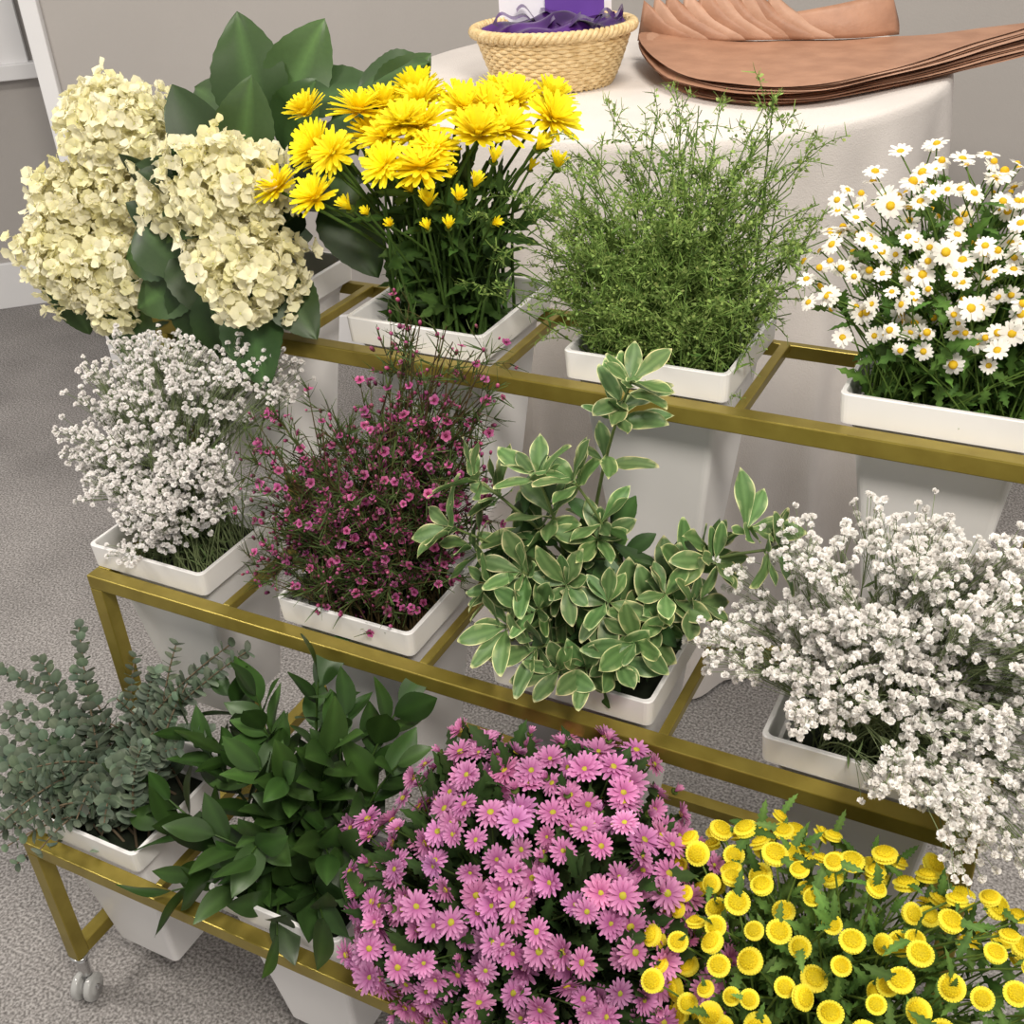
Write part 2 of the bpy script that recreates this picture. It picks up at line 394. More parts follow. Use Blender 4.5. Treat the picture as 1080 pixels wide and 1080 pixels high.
# ------------------------------------------------------------ kraft sleeves
ks=empty('kraft_paper_flower_sleeves')
def sheet(name,poly,z,rot=0,seed=0):
    c=poly.mean(0); n=len(poly); m_=12
    V=[(*c,z)];fs=[]
    cr_,sr=math.cos(rot),math.sin(rot)
    res=[]
    for i in range(n):
        for k in range(6):
            u=k/6; a0,a1,a2,a3=poly[i-1],poly[i],poly[(i+1)%n],poly[(i+2)%n]
            res.append(.5*((2*a1)+(-a0+a2)*u+(2*a0-5*a1+4*a2-a3)*u*u+(-a0+3*a1-3*a2+a3)*u**3))
    res=np.array(res)-c; res=res@np.array([[cr_,sr],[-sr,cr_]])+c; N=len(res)
    for k in range(1,m_+1):
        f=k/m_
        for p_ in res:
            q=c+(p_-c)*f
            e=max(0,(q[0]-c[0])*.9+(q[1]-c[1])*.45-.10)
            e2=max(0,-(q[0]-c[0])-.12)
            V.append((q[0],q[1],z+e*e*.20+e2*e2*.45+.0008*math.sin(q[0]*40+seed)))
    fs=[(0,1+j,1+(j+1)%N) for j in range(N)]
    for i in range(m_-1):
        for j in range(N): fs.append((1+i*N+j,1+(i+1)*N+j,1+(i+1)*N+(j+1)%N,1+i*N+(j+1)%N))
    me=bpy.data.meshes.new(name); me.from_pydata(V,[],fs); me.materials.append(M_kraft if seed%2 else M_kraft2)
    for pl in me.polygons: pl.use_smooth=True
    o=bpy.data.objects.new(name,me); scn.collection.objects.link(o); o.parent=ks
poly=np.array([(-.935,2.42),(-.81,2.20),(-.66,2.10),(-.52,2.11),(-.42,2.24),(-.28,2.47),(-.17,2.62),(-.36,2.58),(-.62,2.52),(-.86,2.48)])*K
for i in range(14):
    sheet('flat_sleeve_%d'%i,poly+rng.normal(0,.008,2),TH+.004+i*.0024,rot=(i-7)*.014+rng.normal(0,.02),seed=i)
dx3=np.array([d0[0],d0[1],0]); dn3=np.array([d0[1],-d0[0],0])   # along the fan / towards the viewer side
NS=10
for i in range(NS+1):
    f=i/NS
    last=(i==NS)
    base=np.array([-.815,2.205,TH+.038])+dx3*(.026*i)+dn3*(-.045+.0065*i)+dx3*rng.normal(0,.003)
    W=.15 if not last else .175; H_=(.062+.040*math.sin(.5+f*2.2)+rng.normal(0,.005)) if not last else .075
    V=[];fs=[];nu,nv=18,8
    for a in range(nu):
        u=a/(nu-1)
        if last: hh=H_*(.55+.45*u) if u<.93 else H_*(1-.9*(u-.93)/.07*.6)
        else:
            hh=H_*((u/.06)**.7) if u<.06 else H_*(.22+.78*(1-(u-.06)/.94)**3.2)
        for c in range(nv):
            v=c/(nv-1)
            p_=base+dx3*(W*u-.050*v*(1-u))+dn3*(.020*math.sin(u*math.pi)+.010*math.sin(v*2.6)-.030*v+.018*u*u)+np.array([0,0,hh*v])
            V.append(tuple(p_))
    for a in range(nu-1):
        for c in range(nv-1): fs.append((a*nv+c,(a+1)*nv+c,(a+1)*nv+c+1,a*nv+c+1))
    me=bpy.data.meshes.new('folded_sleeve_%d'%i); me.from_pydata(V,[],fs); me.materials.append(M_kraft2 if i%2 else M_kraft)
    for pl in me.polygons: pl.use_smooth=True
    o=bpy.data.objects.new('folded_sleeve_%d'%i,me); scn.collection.objects.link(o); o.parent=ks
    mo=o.modifiers.new('s','SOLIDIFY'); mo.thickness=.0012

def tocam(P): return nrm(np.array([0.,0.,1.5])-P)

# ============================================================ HYDRANGEA
e=empty('cream_hydrangea_bouquet'); bp_=B(); bl=B()
cc=lambda t,s_: S(255,250,222)*(1-.15*(1-t))
hps=[leaf(.0135,.0150,rnd,-.05,.0,5,(-1,-.4,.4,1),cc,x0=.001,curl=c_,wav=w_) for c_,w_ in ((-.25,.05),(.3,.08),(-.1,-.10))]
hfl=[merge([(hps[(i+j)%3],rotz(math.pi/2*i+rng.normal(0,.15))@roty(rng.uniform(-.8,0)),(0,0,.001*i)) for i in range(4)]+[(dome(.0016,.0015,S(225,225,150),S(215,215,140),2,6,.001),np.eye(3),(0,0,0))]) for j in range(4)]
H=[(-1.27,1.22,1.14,.074,.07,.08),(-1.24,1.20,1.175,.050,.045,.045),(-1.31,1.15,.985,.085,.07,.062),(-1.24,1.13,.97,.06,.055,.055),(-1.365,1.16,1.01,.060,.055,.05),(-1.325,1.17,1.065,.058,.06,.045),(-1.03,1.12,1.12,.062,.06,.058),(-.975,1.11,1.135,.060,.055,.055),(-1.0,1.10,1.07,.05,.05,.045),(-.945,1.08,1.035,.058,.05,.054),(-1.13,1.16,1.12,.048,.04,.042),(-1.09,1.13,1.10,.040,.035,.035),(-1.20,1.17,1.09,.045,.04,.035)]
for hi_,h in enumerate(H):
    h=np.array(h)
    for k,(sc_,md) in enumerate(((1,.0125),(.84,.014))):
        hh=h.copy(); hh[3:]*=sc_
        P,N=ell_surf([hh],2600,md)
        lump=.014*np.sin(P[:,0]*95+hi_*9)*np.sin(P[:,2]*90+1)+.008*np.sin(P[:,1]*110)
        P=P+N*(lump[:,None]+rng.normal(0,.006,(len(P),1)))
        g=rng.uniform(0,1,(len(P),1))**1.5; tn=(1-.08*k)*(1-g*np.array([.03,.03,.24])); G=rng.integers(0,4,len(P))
        for q in range(4):
            m_=G==q; d=nrm(N[m_]+rng.normal(0,.42,(m_.sum(),3))); bp_.add(hfl[q],scl(basis_z(d),rng.uniform(.75,1.2,m_.sum())),P[m_],tn[m_])
O=inv((XC[0],YC[2]),ZR[2],len(H),.05); T=np.array(H)[:,:3]-[0,0,.03]
grow(bl,O,T,.004,.003,S(80,100,50))
def lcol(c1,c2,vein=1.25):
    c1=np.array(c1);c2=np.array(c2)
    return lambda t,s_: (c1*(1-t)+c2*t)*(vein if abs(s_)<.05 else 1)
big=leaf(1,.74,ovp,.22,.12,21,(-1,-.66,-.33,0,.33,.66,1),lcol(S(50,72,38),S(60,84,44),1.7),ser=.04,wav=.03)
def place(proto,items,bb,tn=.1,jit=.15):
    for c,d,nn,L in items:
        d=nrm(np.array(d)+rng.normal(0,jit,3)); c=np.array(c)
        bb.add(proto,basis_xn(d,nn)*L,[c-d*L*.5],tint(1,tn))
cn=(.35,-.6,.6)
up=[((-1.07,1.28,1.235),(-.3,.1,1),(.3,-.8,.45),.15),((-1.0,1.30,1.235),(.35,.1,.8),(.3,-.8,.5),.14),((-.94,1.30,1.215),(.85,.1,.5),(-.1,-.7,.7),.12),((-.86,1.3,1.24),(.9,0,.45),(-.2,-.6,.8),.11),((-.84,1.3,1.225),(.7,0,.8),(.3,-.8,.5),.10),
 ((-1.14,1.28,1.20),(-.9,.1,.4),(.2,-.7,.6),.14),((-1.19,1.27,1.17),(-.7,.1,.4),(.2,-.7,.6),.12),((-.92,1.24,1.17),(.8,-.2,.2),cn,.13),((-.99,1.26,1.18),(.3,-.2,.8),cn,.13),((-.88,1.27,1.19),(.9,0,.1),(0,-.5,.9),.11),
 ((-1.10,1.2,1.17),(-.3,-.2,.5),cn,.12),((-1.04,1.22,1.18),(.1,-.2,.7),cn,.12),((-.90,1.2,1.12),(.6,-.3,-.1),cn,.12),((-.87,1.2,1.06),(.5,-.3,-.5),cn,.12)]
dn=[((-1.07,1.09,.965),(-.2,-.3,-.8),(.3,-.85,.4),.12),((-1.01,1.07,.955),(.1,-.3,-.9),(.3,-.85,.4),.11),((-.95,1.06,.955),(.4,-.3,-.8),(.3,-.85,.4),.12),((-1.12,1.09,.99),(-.5,-.3,-.5),(.3,-.8,.5),.12),
 ((-1.14,1.1,1.04),(-.3,-.3,-.3),(.3,-.8,.5),.12),((-1.10,1.09,1.05),(.2,-.3,-.6),(.3,-.85,.5),.11),((-1.05,1.09,1.01),(.3,-.3,-.7),cn,.11),((-1.17,1.11,.96),(-.6,-.3,-.5),cn,.12),
 ((-.90,1.09,1.0),(.6,-.2,-.5),cn,.10),((-1.38,1.14,.925),(-.5,-.2,-.9),cn,.08),((-1.33,1.12,.915),(.1,-.2,-1),cn,.07),((-1.23,1.1,.91),(-.2,-.2,-.8),cn,.09),((-1.12,1.12,.94),(-.1,-.3,-.9),cn,.12),((-.98,1.09,.98),(.5,-.3,-.5),cn,.11)]
place(big,up,bl); place(big,dn,bl,.15)
leaves_in(bl,leaf(.10,.07,ovp,.2,.15,11,(-1,-.5,0,.5,1),lcol(S(36,54,30),S(45,64,34))),[(-1.06,1.2,1.07,.11,.08,.09)],45)
bp_.build('florets',M_petal,e); bl.build('leaves_and_stems',M_leaf,e)

# ============================================================ YELLOW MUMS
e=empty('yellow_chrysanthemum_bouquet'); bp_=B(); bl=B()
yc=lambda t,s_: S(246,218,0)*(1-t)+S(255,242,50)*t
yp=leaf(.036,.0080,pet,.08,.25,6,(-1,0,1),yc,x0=.003)
ym=[flower([(yp,20,.10+l_,1,0,.002),(yp,18,.36+l_,.96,.5,.004),(yp,14,.68+l_,.85,.2,.006),(yp,9,1.0,.7,.6,.006)],[dome(.007,.009,S(215,200,40),S(235,205,20),3,8,.003)]) for l_ in (0,.2,.4)]
yb=flower([(yp,8,1.15,.62,0,0),(yp,6,1.35,.6,.5,0)],[dome(.007,-.006,S(90,110,40),S(100,120,50),3,8,.003)])
c="-81,119 -90,114 -83,114 -84,121 -74,118 -75,121 -69,122 -65,122 -64,120 -79,122 -90,121 -82,118 -70,119"
Yv=[1.10,1.10,1.08,1.2,1.1,1.16,1.2,1.25,1.2,1.26,1.18,1.2,1.14]
P=np.array([[float(a.split(',')[0])/100,y,float(a.split(',')[1])/100] for a,y in zip(c.split(),Yv)])
P=np.vstack([P,[(-.72,1.24,1.215),(-.68,1.27,1.225),(-.77,1.15,1.195),(-.66,1.17,1.20),(-.86,1.14,1.18),(-.87,1.16,1.16),(-.73,1.17,1.205),(-.60,1.24,1.205),(-.79,1.27,1.21),(-.62,1.28,1.215),(-.70,1.11,1.175),(-.76,1.22,1.22),(-.83,1.24,1.205),(-.67,1.22,1.215)]])
ctr=np.array([-.75,1.22,1.0]); d=nrm(nrm(P-ctr)*1.1+np.array([.1,-.25,.5])+rng.normal(0,.28,P.shape)); G=rng.integers(0,3,len(P))
for q in range(3):
    m_=G==q; bp_.add(ym[q],scl(basis_z(d[m_]),rng.uniform(.78,1.04,m_.sum())),P[m_],tint(m_.sum(),.04,.01))
Bd=np.array([(-.64,1.12,1.16),(-.61,1.2,1.16),(-.73,1.08,1.12),(-.76,1.08,1.13),(-.62,1.12,1.12),(-.65,1.1,1.15),(-.60,1.22,1.18),(-.69,1.1,1.14),(-.67,1.12,1.17),(-.71,1.1,1.155),(-.63,1.15,1.18),(-.79,1.09,1.13),(-.66,1.09,1.12),(-.58,1.21,1.16),(-.59,1.18,1.19),(-.68,1.08,1.12)])
db=nrm(Bd-ctr+[0,0,.1]+rng.normal(0,.05,Bd.shape)); bp_.add(yb,scl(basis_z(db),rng.uniform(.55,1.0,len(Bd))),Bd)
for Q,rr in ((P,.0028),(Bd,.002)):
    O=inv((XC[1],YC[2]),ZR[2],len(Q),.06); grow(bl,O,Q-nrm(Q-ctr)*.003,rr,rr*.7,S(78,106,44),k=8,sides=6)
T=ell_in([(-.72,1.19,1.13,.12,.08,.05)],80)[0]; O=inv((XC[1],YC[2]),ZR[2],80,.075); Cv=grow(bl,O,T,.0026,.0015,S(70,98,42),k=8,sides=5)
lm=leaf(.05,.02,ov,.3,.1,9,(-1,-.5,0,.5,1),lcol(S(50,76,30),S(66,94,40)),ser=.35)
n=420; i=rng.integers(0,80,n); k=rng.integers(1,7,n); Q=Cv[i,k]
dd=nrm(np.stack([rng.normal(0,1,n),rng.normal(-.2,1,n),rng.uniform(.1,1.2,n)],1)); bl.add(lm,scl(basis_xn(dd,np.array([.1,-.4,1])+rng.normal(0,.5,(n,3))),rng.uniform(.6,1.2,n)),Q,tint(n,.2))
bp_.build('blooms',M_petal,e); bl.build('stems_and_leaves',M_leafm,e)

# ============================================================ GREEN FILLER
def filler():
    e=empty('greenery_filler_bouquet'); bl=B()
    T1=np.array([(-.61,1.2,1.12),(-.56,1.22,1.165),(-.51,1.25,1.17),(-.43,1.25,1.22),(-.35,1.25,1.21),(-.28,1.2,1.13),(-.60,1.14,1.05),(-.30,1.18,1.04),(-.47,1.22,1.18),(-.39,1.23,1.17),(-.32,1.22,1.17),(-.54,1.17,1.14)])
    T=[];
    for q in T1: T.append(q+rng.normal(0,.018,(8,3)))
    T.append(ell_in([(-.44,1.19,1.085,.165,.09,.095)],230)[0]); T.append(ell_in([(-.46,1.16,1.03,.15,.07,.04)],60)[0]); T=np.vstack(T); n=len(T)
    O=inv((XC[2],YC[2]),ZR[2],n,.08)
    cols=S(104,132,62)*tint(n,.15)
    Cv=grow(bl,O,T,.0014,.0006,cols,out=.3,k=9,wob=.015)
    pod=leaf(.0044,.0036,rnd,0,0,3,(-1,0,1),lambda t,s_:S(134,156,84)*(1+.2*t))
    nd=leaf(.012,.0012,lambda t:1-.6*t,.1,.2,3,(-1,0,1),lcol(S(102,130,60),S(132,156,82)))
    m=6; i=np.repeat(np.arange(n),m); k=rng.integers(2,9,n*m); base=Cv[i,k]
    tang=nrm(Cv[i,k]-Cv[i,k-1]); bd=nrm(tang*.9+rng.normal(0,.5,(n*m,3))); L=rng.uniform(.02,.045,n*m)[:,None]
    tip=base+bd*L+np.array([0,0,-.004]); mid=base+bd*L*.5+np.array([0,0,.006])
    Bv=bez(base,mid,tip,6); bl.tubes(Bv,.0005,S(115,142,70),3)
    for kk in range(1,6):
        for r_ in range(2):
            j=rng.uniform(0,1,(n*m,1)); pp=Bv[:,kk]*j+Bv[:,kk-1]*(1-j); dd=nrm(rng.normal(0,1,(n*m,3))+bd*.6)
            bl.add(pod,scl(basis_xn(dd,rng.normal(0,1,(n*m,3))),rng.uniform(.7,1.3,n*m)),pp+dd*.002,tint(n*m,.2))
        for r_ in range(2):
            dd=nrm(rng.normal(0,.7,(n*m,3))+bd*.8)
            bl.add(nd,scl(basis_xn(dd,rng.normal(0,1,(n*m,3))),rng.uniform(.6,1.3,n*m)),Bv[:,kk],tint(n*m,.2))
    ll=leaf(.022,.0035,ov,.4,.1,4,(-1,0,1),lcol(S(80,110,50),S(104,132,64)))
    N=2000;i=rng.integers(0,n,N);k=rng.integers(1,8,N);dd=nrm(rng.normal(0,.7,(N,3))+[0,0,.6])
    bl.add(ll,scl(basis_xn(dd,rng.normal(0,1,(N,3))),rng.uniform(.5,1.1,N)),Cv[i,k],tint(N,.2))
    bl.build('stems_and_pods',M_leafm,e)
filler()

# ============================================================ CHAMOMILE
e=empty('chamomile_bouquet'); bp_=B(); bl=B()
wc=lambda t,s_: S(248,245,238)
wp=leaf(.0092,.0046,lambda t:(.6+.4*math.sin(t*2.6)) if t<1 else .5,.15,0,4,(-1,0,1),wc,x0=.0034)
cfs=[]
for li_,hh in ((.05,.0038),(-.35,.005),(-.75,.005),(.3,.0035)):
    cfs.append(flower([(wp,13,li_,1,0,.001)],[dome(.0048,hh,S(236,200,56),S(224,180,32),3,8,.0005)]))
E=[(-.14,1.19,1.13,.115,.08,.065),(-.10,1.17,1.09,.12,.08,.055),(-.02,1.2,1.145,.10,.07,.065),(-.21,1.16,1.10,.055,.06,.055),(.04,1.18,1.12,.08,.07,.06)]
P,N=ell_surf(E,3200,.0160,1.045,(0,-.6,.8)); P2,N2=ell_in(E,150,.6); P3,N3=ell_in([(-.10,1.13,1.06,.12,.05,.03)],16); P=np.vstack([P,P2,P3]);N=np.vstack([N,N2,N3])
P=P+rng.normal(0,.012,P.shape); d=nrm(N*.7+[.08,-.3,.65]+rng.normal(0,.36,P.shape)); G=rng.choice(4,len(P),p=[.42,.28,.10,.2])
for q in range(4):
    h=G==q; bp_.add(cfs[q],scl(basis_z(d[h]),rng.uniform(.60,1.0,h.sum())),P[h])
O=inv((XC[3],YC[2]),ZR[2],len(P),.08); Cv=grow(bl,O,P-d*.001,.0012,.0007,S(98,126,54),out=.25,k=8)
lm=leaf(.04,.018,ov,.3,.1,11,(-1,-.5,0,.5,1),lcol(S(64,96,38),S(86,120,52)),ser=.55)
n=1500;i=rng.integers(0,len(P),n);k=rng.integers(1,7,n);dd=nrm(rng.normal(0,.8,(n,3))+[0,-.2,.5])
bl.add(lm,scl(basis_xn(dd,np.array([.1,-.4,1])+rng.normal(0,.5,(n,3))),rng.uniform(.4,1.0,n)),Cv[i,k],tint(n,.2))
bp_.build('daisies',M_petal,e); bl.build('stems_and_leaves',M_leafm,e)

# ============================================================ BABY'S BREATH
def babys(name,vc,zr,E,nn,pp,size,spread,cw):
    e=empty(name); bp_=B(); bl=B()
    protos=[]
    for _ in range(3):
        it=[]; wpp=leaf(.0042,.0042,lambda t:.5+.5*math.sin(t*2.4),.2,.35,3,(-1,0,1),lambda t,s_:cw*(.9+.1*t))
        for i in range(18):
            dd=nrm(rng.normal(0,1,3)+[0,0,.5]); it.append((wpp,basis_xn(dd,rng.normal(0,1,3))[0]*rng.uniform(.8,1.05),(0,0,0)))
        it.append((dome(.0010,-.0020,S(140,155,110),S(150,165,120),2,5),np.eye(3),(0,0,0)))
        protos.append(merge(it))
    T,N=ell_in(E,nn,.4); O=inv(vc,zr,nn,.06)
    Cv=grow(bl,O,T,.0011,.0005,S(128,142,98),out=.25,k=8,wob=.012)
    i=np.repeat(np.arange(nn),pp); n=nn*pp
    out=nrm(T[i]-Cv[i,-3]); tips=T[i]+(nrm(rng.normal(0,1,(n,3)))*.8+out*.5)*rng.uniform(.3,1,(n,1))*spread
    st=Cv[i,rng.integers(5,8,n)]
    bl.tubes(bez(st,(st+tips)/2+[0,0,.003],tips,4),.00035,S(140,155,112),3)
    d=nrm(tips-st+[0,0,.02]); s_=rng.uniform(.7,1.15,n)*size; g=rng.integers(0,3,n)
    for q in range(3):
        m_=g==q; bp_.add(protos[q],scl(basis_z(d[m_]),s_[m_]),tips[m_],np.clip(1+rng.normal(0,.03,(m_.sum(),1)),.85,1.06))
    lf=leaf(.02,.003,ov,.3,.1,4,(-1,0,1),lcol(S(90,110,70),S(110,130,85)))
    N_=500;a=rng.integers(0,nn,N_);k=rng.integers(1,6,N_);dd=nrm(rng.normal(0,.7,(N_,3))+[0,0,.6]); bl.add(lf,basis_xn(dd,rng.normal(0,1,(N_,3))),Cv[a,k],tint(N_,.2))
    bp_.build('blossoms',M_petal,e); bl.build('stems',M_leafm,e)
babys('babys_breath_bouquet',(XC[0],YC[1]),ZR[1],[(-1.10,1.02,.86,.14,.08,.085),(-1.00,1.06,.90,.10,.06,.06),(-1.13,.97,.77,.085,.07,.09),(-1.04,.95,.77,.10,.07,.09),(-1.08,.92,.715,.07,.04,.04)],300,14,1.0,.026,S(253,250,248))
babys('babys_breath_bouquet',(XC[3],YC[1]),ZR[1],[(-.13,.97,.83,.14,.10,.09),(.0,.94,.81,.12,.11,.115),(-.01,.83,.745,.085,.06,.07),(-.23,.93,.77,.06,.06,.05),(-.08,.87,.79,.11,.08,.07)],310,14,1.15,.032,S(254,251,248))

# ============================================================ WAXFLOWER
e=empty('purple_waxflower_bouquet'); bp_=B(); bl=B()
pc=lambda t,s_: S(160,50,110)*(1-t)+S(204,112,164)*t
pp_=leaf(.0044,.0048,rnd,-.1,0,4,(-1,0,1),pc,x0=.0012)
wf=flower([(pp_,5,.2,1,0,.0005)],[dome(.0020,.0012,S(90,15,50),S(120,20,70),2,6,.0005)])
wb=merge([(dome(.0022,.0032,S(190,110,145),S(140,45,92),3,6),np.eye(3),(0,0,0)),(dome(.0022,-.004,S(110,80,60),S(120,50,75),2,6),np.eye(3),(0,0,0))])
E=[(-.74,.98,.83,.165,.09,.12),(-.80,.95,.79,.13,.07,.11),(-.66,1.0,.86,.10,.08,.11),(-.72,.94,.74,.14,.07,.08),(-.84,.93,.75,.07,.05,.07)]
T,_=ell_in(E,290,.42); T2=np.array([(-.65,1.0,1.05),(-.63,1.0,1.03),(-.67,1.0,1.0),(-.60,1.05,.98),(-.61,1.04,1.0),(-.59,1.03,.95),(-.68,1.0,.97),(-.64,1.02,.99),(-.60,1.03,.90),(-.66,.99,1.02),(-.62,1.03,.93)]); T=np.vstack([T,T2,T2+rng.normal(0,.012,T2.shape),T2+rng.normal(0,.02,T2.shape)]); n=len(T)
O=inv((XC[1],YC[1]),ZR[1],n,.07); Cv=grow(bl,O,T,.0015,.0007,S(88,74,46)*tint(n,.15),out=.3,k=10,wob=.012)
m_=7;i=np.repeat(np.arange(n),m_);k=rng.integers(3,10,n*m_);base=Cv[i,k];bd=nrm(nrm(Cv[i,k]-Cv[i,k-1])*.9+rng.normal(0,.5,(n*m_,3)));tip=base+bd*rng.uniform(.012,.04,(n*m_,1))
Bv=bez(base,(base+tip)/2+[0,0,.002],tip,4); bl.tubes(Bv,.0005,S(96,86,50),3)
nd=leaf(.020,.0019,lambda t:1-.7*t,.1,.2,3,(-1,0,1),lcol(S(56,72,36),S(84,102,54)))
for r_ in range(8):
    j=rng.integers(0,4,n*m_); q=Bv[np.arange(n*m_),j]; dd=nrm(bd+rng.normal(0,.45,(n*m_,3))); bl.add(nd,scl(basis_xn(dd,rng.normal(0,1,(n*m_,3))),rng.uniform(.6,1.3,n*m_)),q,tint(n*m_,.25))
dz=nrm(bd+[.1,-.4,.5]+rng.normal(0,.3,(n*m_,3)))
f=rng.random(n*m_)<.50; bp_.add(wf,scl(basis_z(dz[f]),rng.uniform(.7,1.3,f.sum())),tip[f],tint(f.sum(),.2,.05))
for r_ in range(2):
    f=rng.random(n*m_)<.42; q=tip+rng.normal(0,.006,tip.shape); bp_.add(wb,scl(basis_z(dz[f]),rng.uniform(.6,1.2,f.sum())),q[f],tint(f.sum(),.25,.08))
bp_.build('blossoms',M_wax,e); bl.build('stems_and_needles',M_leafm,e)

# ============================================================ PITTOSPORUM
e=empty('variegated_pittosporum_bouquet'); bl=B()
G1=S(72,104,54);G2=S(102,132,78);CR=S(220,220,162);G0=S(50,78,40)
def mkpit(a,b_,c_):
    def f(t,s_):
        if abs(s_)>.95 or t>.98 or (abs(s_)>.85 and math.sin(t*10+a+b_*s_)>-.3): return c_
        if abs(s_)>.7: return G2*.75+c_*.25 if math.sin(t*14+a*s_)>.6 else G2
        return G1*(1-abs(s_))+G2*abs(s_) if abs(s_)>.08 else G2*1.1
    return f
pls=[leaf(.060,.024,obo,d_,.15,15,(-1,-.94,-.84,-.4,0,.4,.84,.94,1),mkpit(a_,b_,CR),wav=w_) for a_,b_,d_,w_ in ((0,1,.1,.05),(2,.4,.25,-.07),(4,2,-.05,.08))]
plain=leaf(.062,.024,obo,.15,.15,9,(-1,-.5,0,.5,1),lcol(G0,S(64,94,48),1.3),wav=.04)
ST=[(-.390,.97,1.03),(-.49,.95,.905),(-.56,.95,.885),(-.445,.95,.91),(-.265,.99,.875),(-.585,.93,.83),(-.30,.98,.83),(-.50,.92,.80),(-.41,.89,.715),(-.36,.91,.755),(-.47,.89,.725),(-.35,.97,.78),(-.53,.92,.77),(-.34,.94,.80),(-.45,.93,.79),(-.55,.97,.86),(-.40,.93,.78),(-.51,.90,.735),(-.38,.90,.73),(-.43,.97,.83),(-.31,.95,.79),(-.57,.94,.80),(-.24,.98,.86),(-.44,.88,.71),(-.48,.91,.76)]
T=np.array(ST); O=inv((XC[2],YC[1]),ZR[1],len(T),.055); Cv=grow(bl,O,T,.003,.0015,S(118,135,80),out=.25,k=12,sides=6)
for a,tp in enumerate(ST):
    L=np.linalg.norm(Cv[a,-1]-Cv[a,0]); nodes=[(1,8,.9,.15)]
    if L>.19: nodes+=[(.74,5,.95,.5)]
    if tp[2]>.98: nodes=[(1,9,.8,.3),(.93,6,.95,.3),(.85,7,1.0,.45),(.68,4,.9,.5)]
    for s_,cnt,sz,droop in nodes:
        f=s_*11; k=min(10,int(f)); pt=Cv[a,k]*(1-(f-k))+Cv[a,k+1]*(f-k); tg=nrm(Cv[a,k+1]-Cv[a,k])
        Bz=basis_z(tg,np.zeros(1))[0]; ph=rng.uniform(0,6.28)
        for j in range(cnt):
            an=ph+2*np.pi*j/cnt+rng.normal(0,.25); rad=Bz[:,0]*np.cos(an)+Bz[:,1]*np.sin(an)
            lift=rng.uniform(.1,1.4); dd=nrm(rad+tg*lift)
            bl.add(pls[rng.integers(0,3)],basis_xn(dd,tg+rad*-.5+rng.normal(0,.25,3))*sz*rng.uniform(.65,1.2),[pt+tg*rng.normal(0,.006)],tint(1,.12))
n=200;i=rng.integers(1,len(T),n);k=rng.integers(3,10,n);dd=nrm(rng.normal(0,.8,(n,3))+[0,-.1,.35])
bl.add(plain,scl(basis_xn(dd,np.array([.1,-.4,1])+rng.normal(0,.4,(n,3))),rng.uniform(.6,1.1,n)),Cv[i,k],tint(n,.2))
bl.build('variegated_leaves_and_stems',M_leaf,e)

# ============================================================ EUCALYPTUS
e=empty('eucalyptus_bouquet'); bl=B()
ec=lcol(S(100,116,98),S(132,146,126),1.15)
el=leaf(.025,.024,lambda t: rnd(.06+.94*t) if t<1 else .12,.05,.1,6,(-1,-.5,0,.5,1),ec)
T=np.array([(-1.36,.80,.36),(-1.36,.75,.27),(-1.31,.86,.45),(-1.03,.88,.55),(-.90,.88,.58),(-1.21,.70,.25),(-1.05,.68,.34),(-1.13,.80,.44),(-.92,.8,.50),(-1.01,.72,.45),(-1.28,.78,.38),(-1.22,.85,.46),(-1.12,.88,.50),(-.98,.84,.53),(-1.30,.72,.31),(-1.18,.74,.38),(-1.08,.80,.50),(-.96,.78,.47),(-1.38,.84,.42),(-1.25,.90,.50),(-1.1,.7,.37),(-1.16,.68,.30),(-.95,.9,.56),(-1.05,.85,.52),(-1.27,.69,.28),(-1.33,.76,.33),(-1.2,.78,.42),(-1.0,.76,.48),(-1.15,.73,.40),(-1.12,.67,.33),(-1.24,.82,.42),(-1.32,.80,.40),
 (-1.24,.66,.30),(-1.18,.66,.34),(-1.30,.68,.34),(-1.12,.66,.38),(-1.06,.67,.40),(-1.34,.70,.27),(-1.22,.70,.37),(-1.27,.74,.34),(-1.02,.68,.40),(-1.40,.76,.36),(-1.20,.65,.27),(-1.15,.62,.36),(-1.09,.625,.375),(-1.21,.63,.345),(-1.17,.64,.38),(-1.24,.67,.375),(-1.12,.64,.40),(-1.28,.71,.38),(-1.18,.69,.42)])
T=T+[0,0,.01]; O=inv((XC[0],YC[0]),ZR[0],len(T),.06); k=24
P1=O+(T-O)*[.35,.35,.3]+[0,0,.09]; Cv=bez(O,P1,T,k); bl.tubes(Cv,np.linspace(.0022,.001,k)[None],S(120,105,85),5)
for a in range(len(T)):
    L=np.linalg.norm(np.diff(Cv[a],axis=0),axis=1).sum(); nn=int(L*.85/.0118)
    for j in range(nn):
        s_=.2+.8*j/max(1,nn-1); f=s_*(k-1); q=min(k-2,int(f)); pt=Cv[a,q]*(1-(f-q))+Cv[a,q+1]*(f-q); tg=nrm(Cv[a,q+1]-Cv[a,q]); Bz=basis_z(tg,np.zeros(1))[0]
        an=(j%2)*1.57+rng.normal(0,.3)+a; sz=(1.25-.7*s_)*rng.uniform(.85,1.15)
        for sg in (0,np.pi):
            rad=Bz[:,0]*np.cos(an+sg)+Bz[:,1]*np.sin(an+sg); dd=nrm(rad+tg*.55)
            bl.add(el,basis_xn(dd,tg-rad*.5)*sz,[pt],tint(1,.12))
bl.build('round_leaves_and_stems',M_leafm,e)

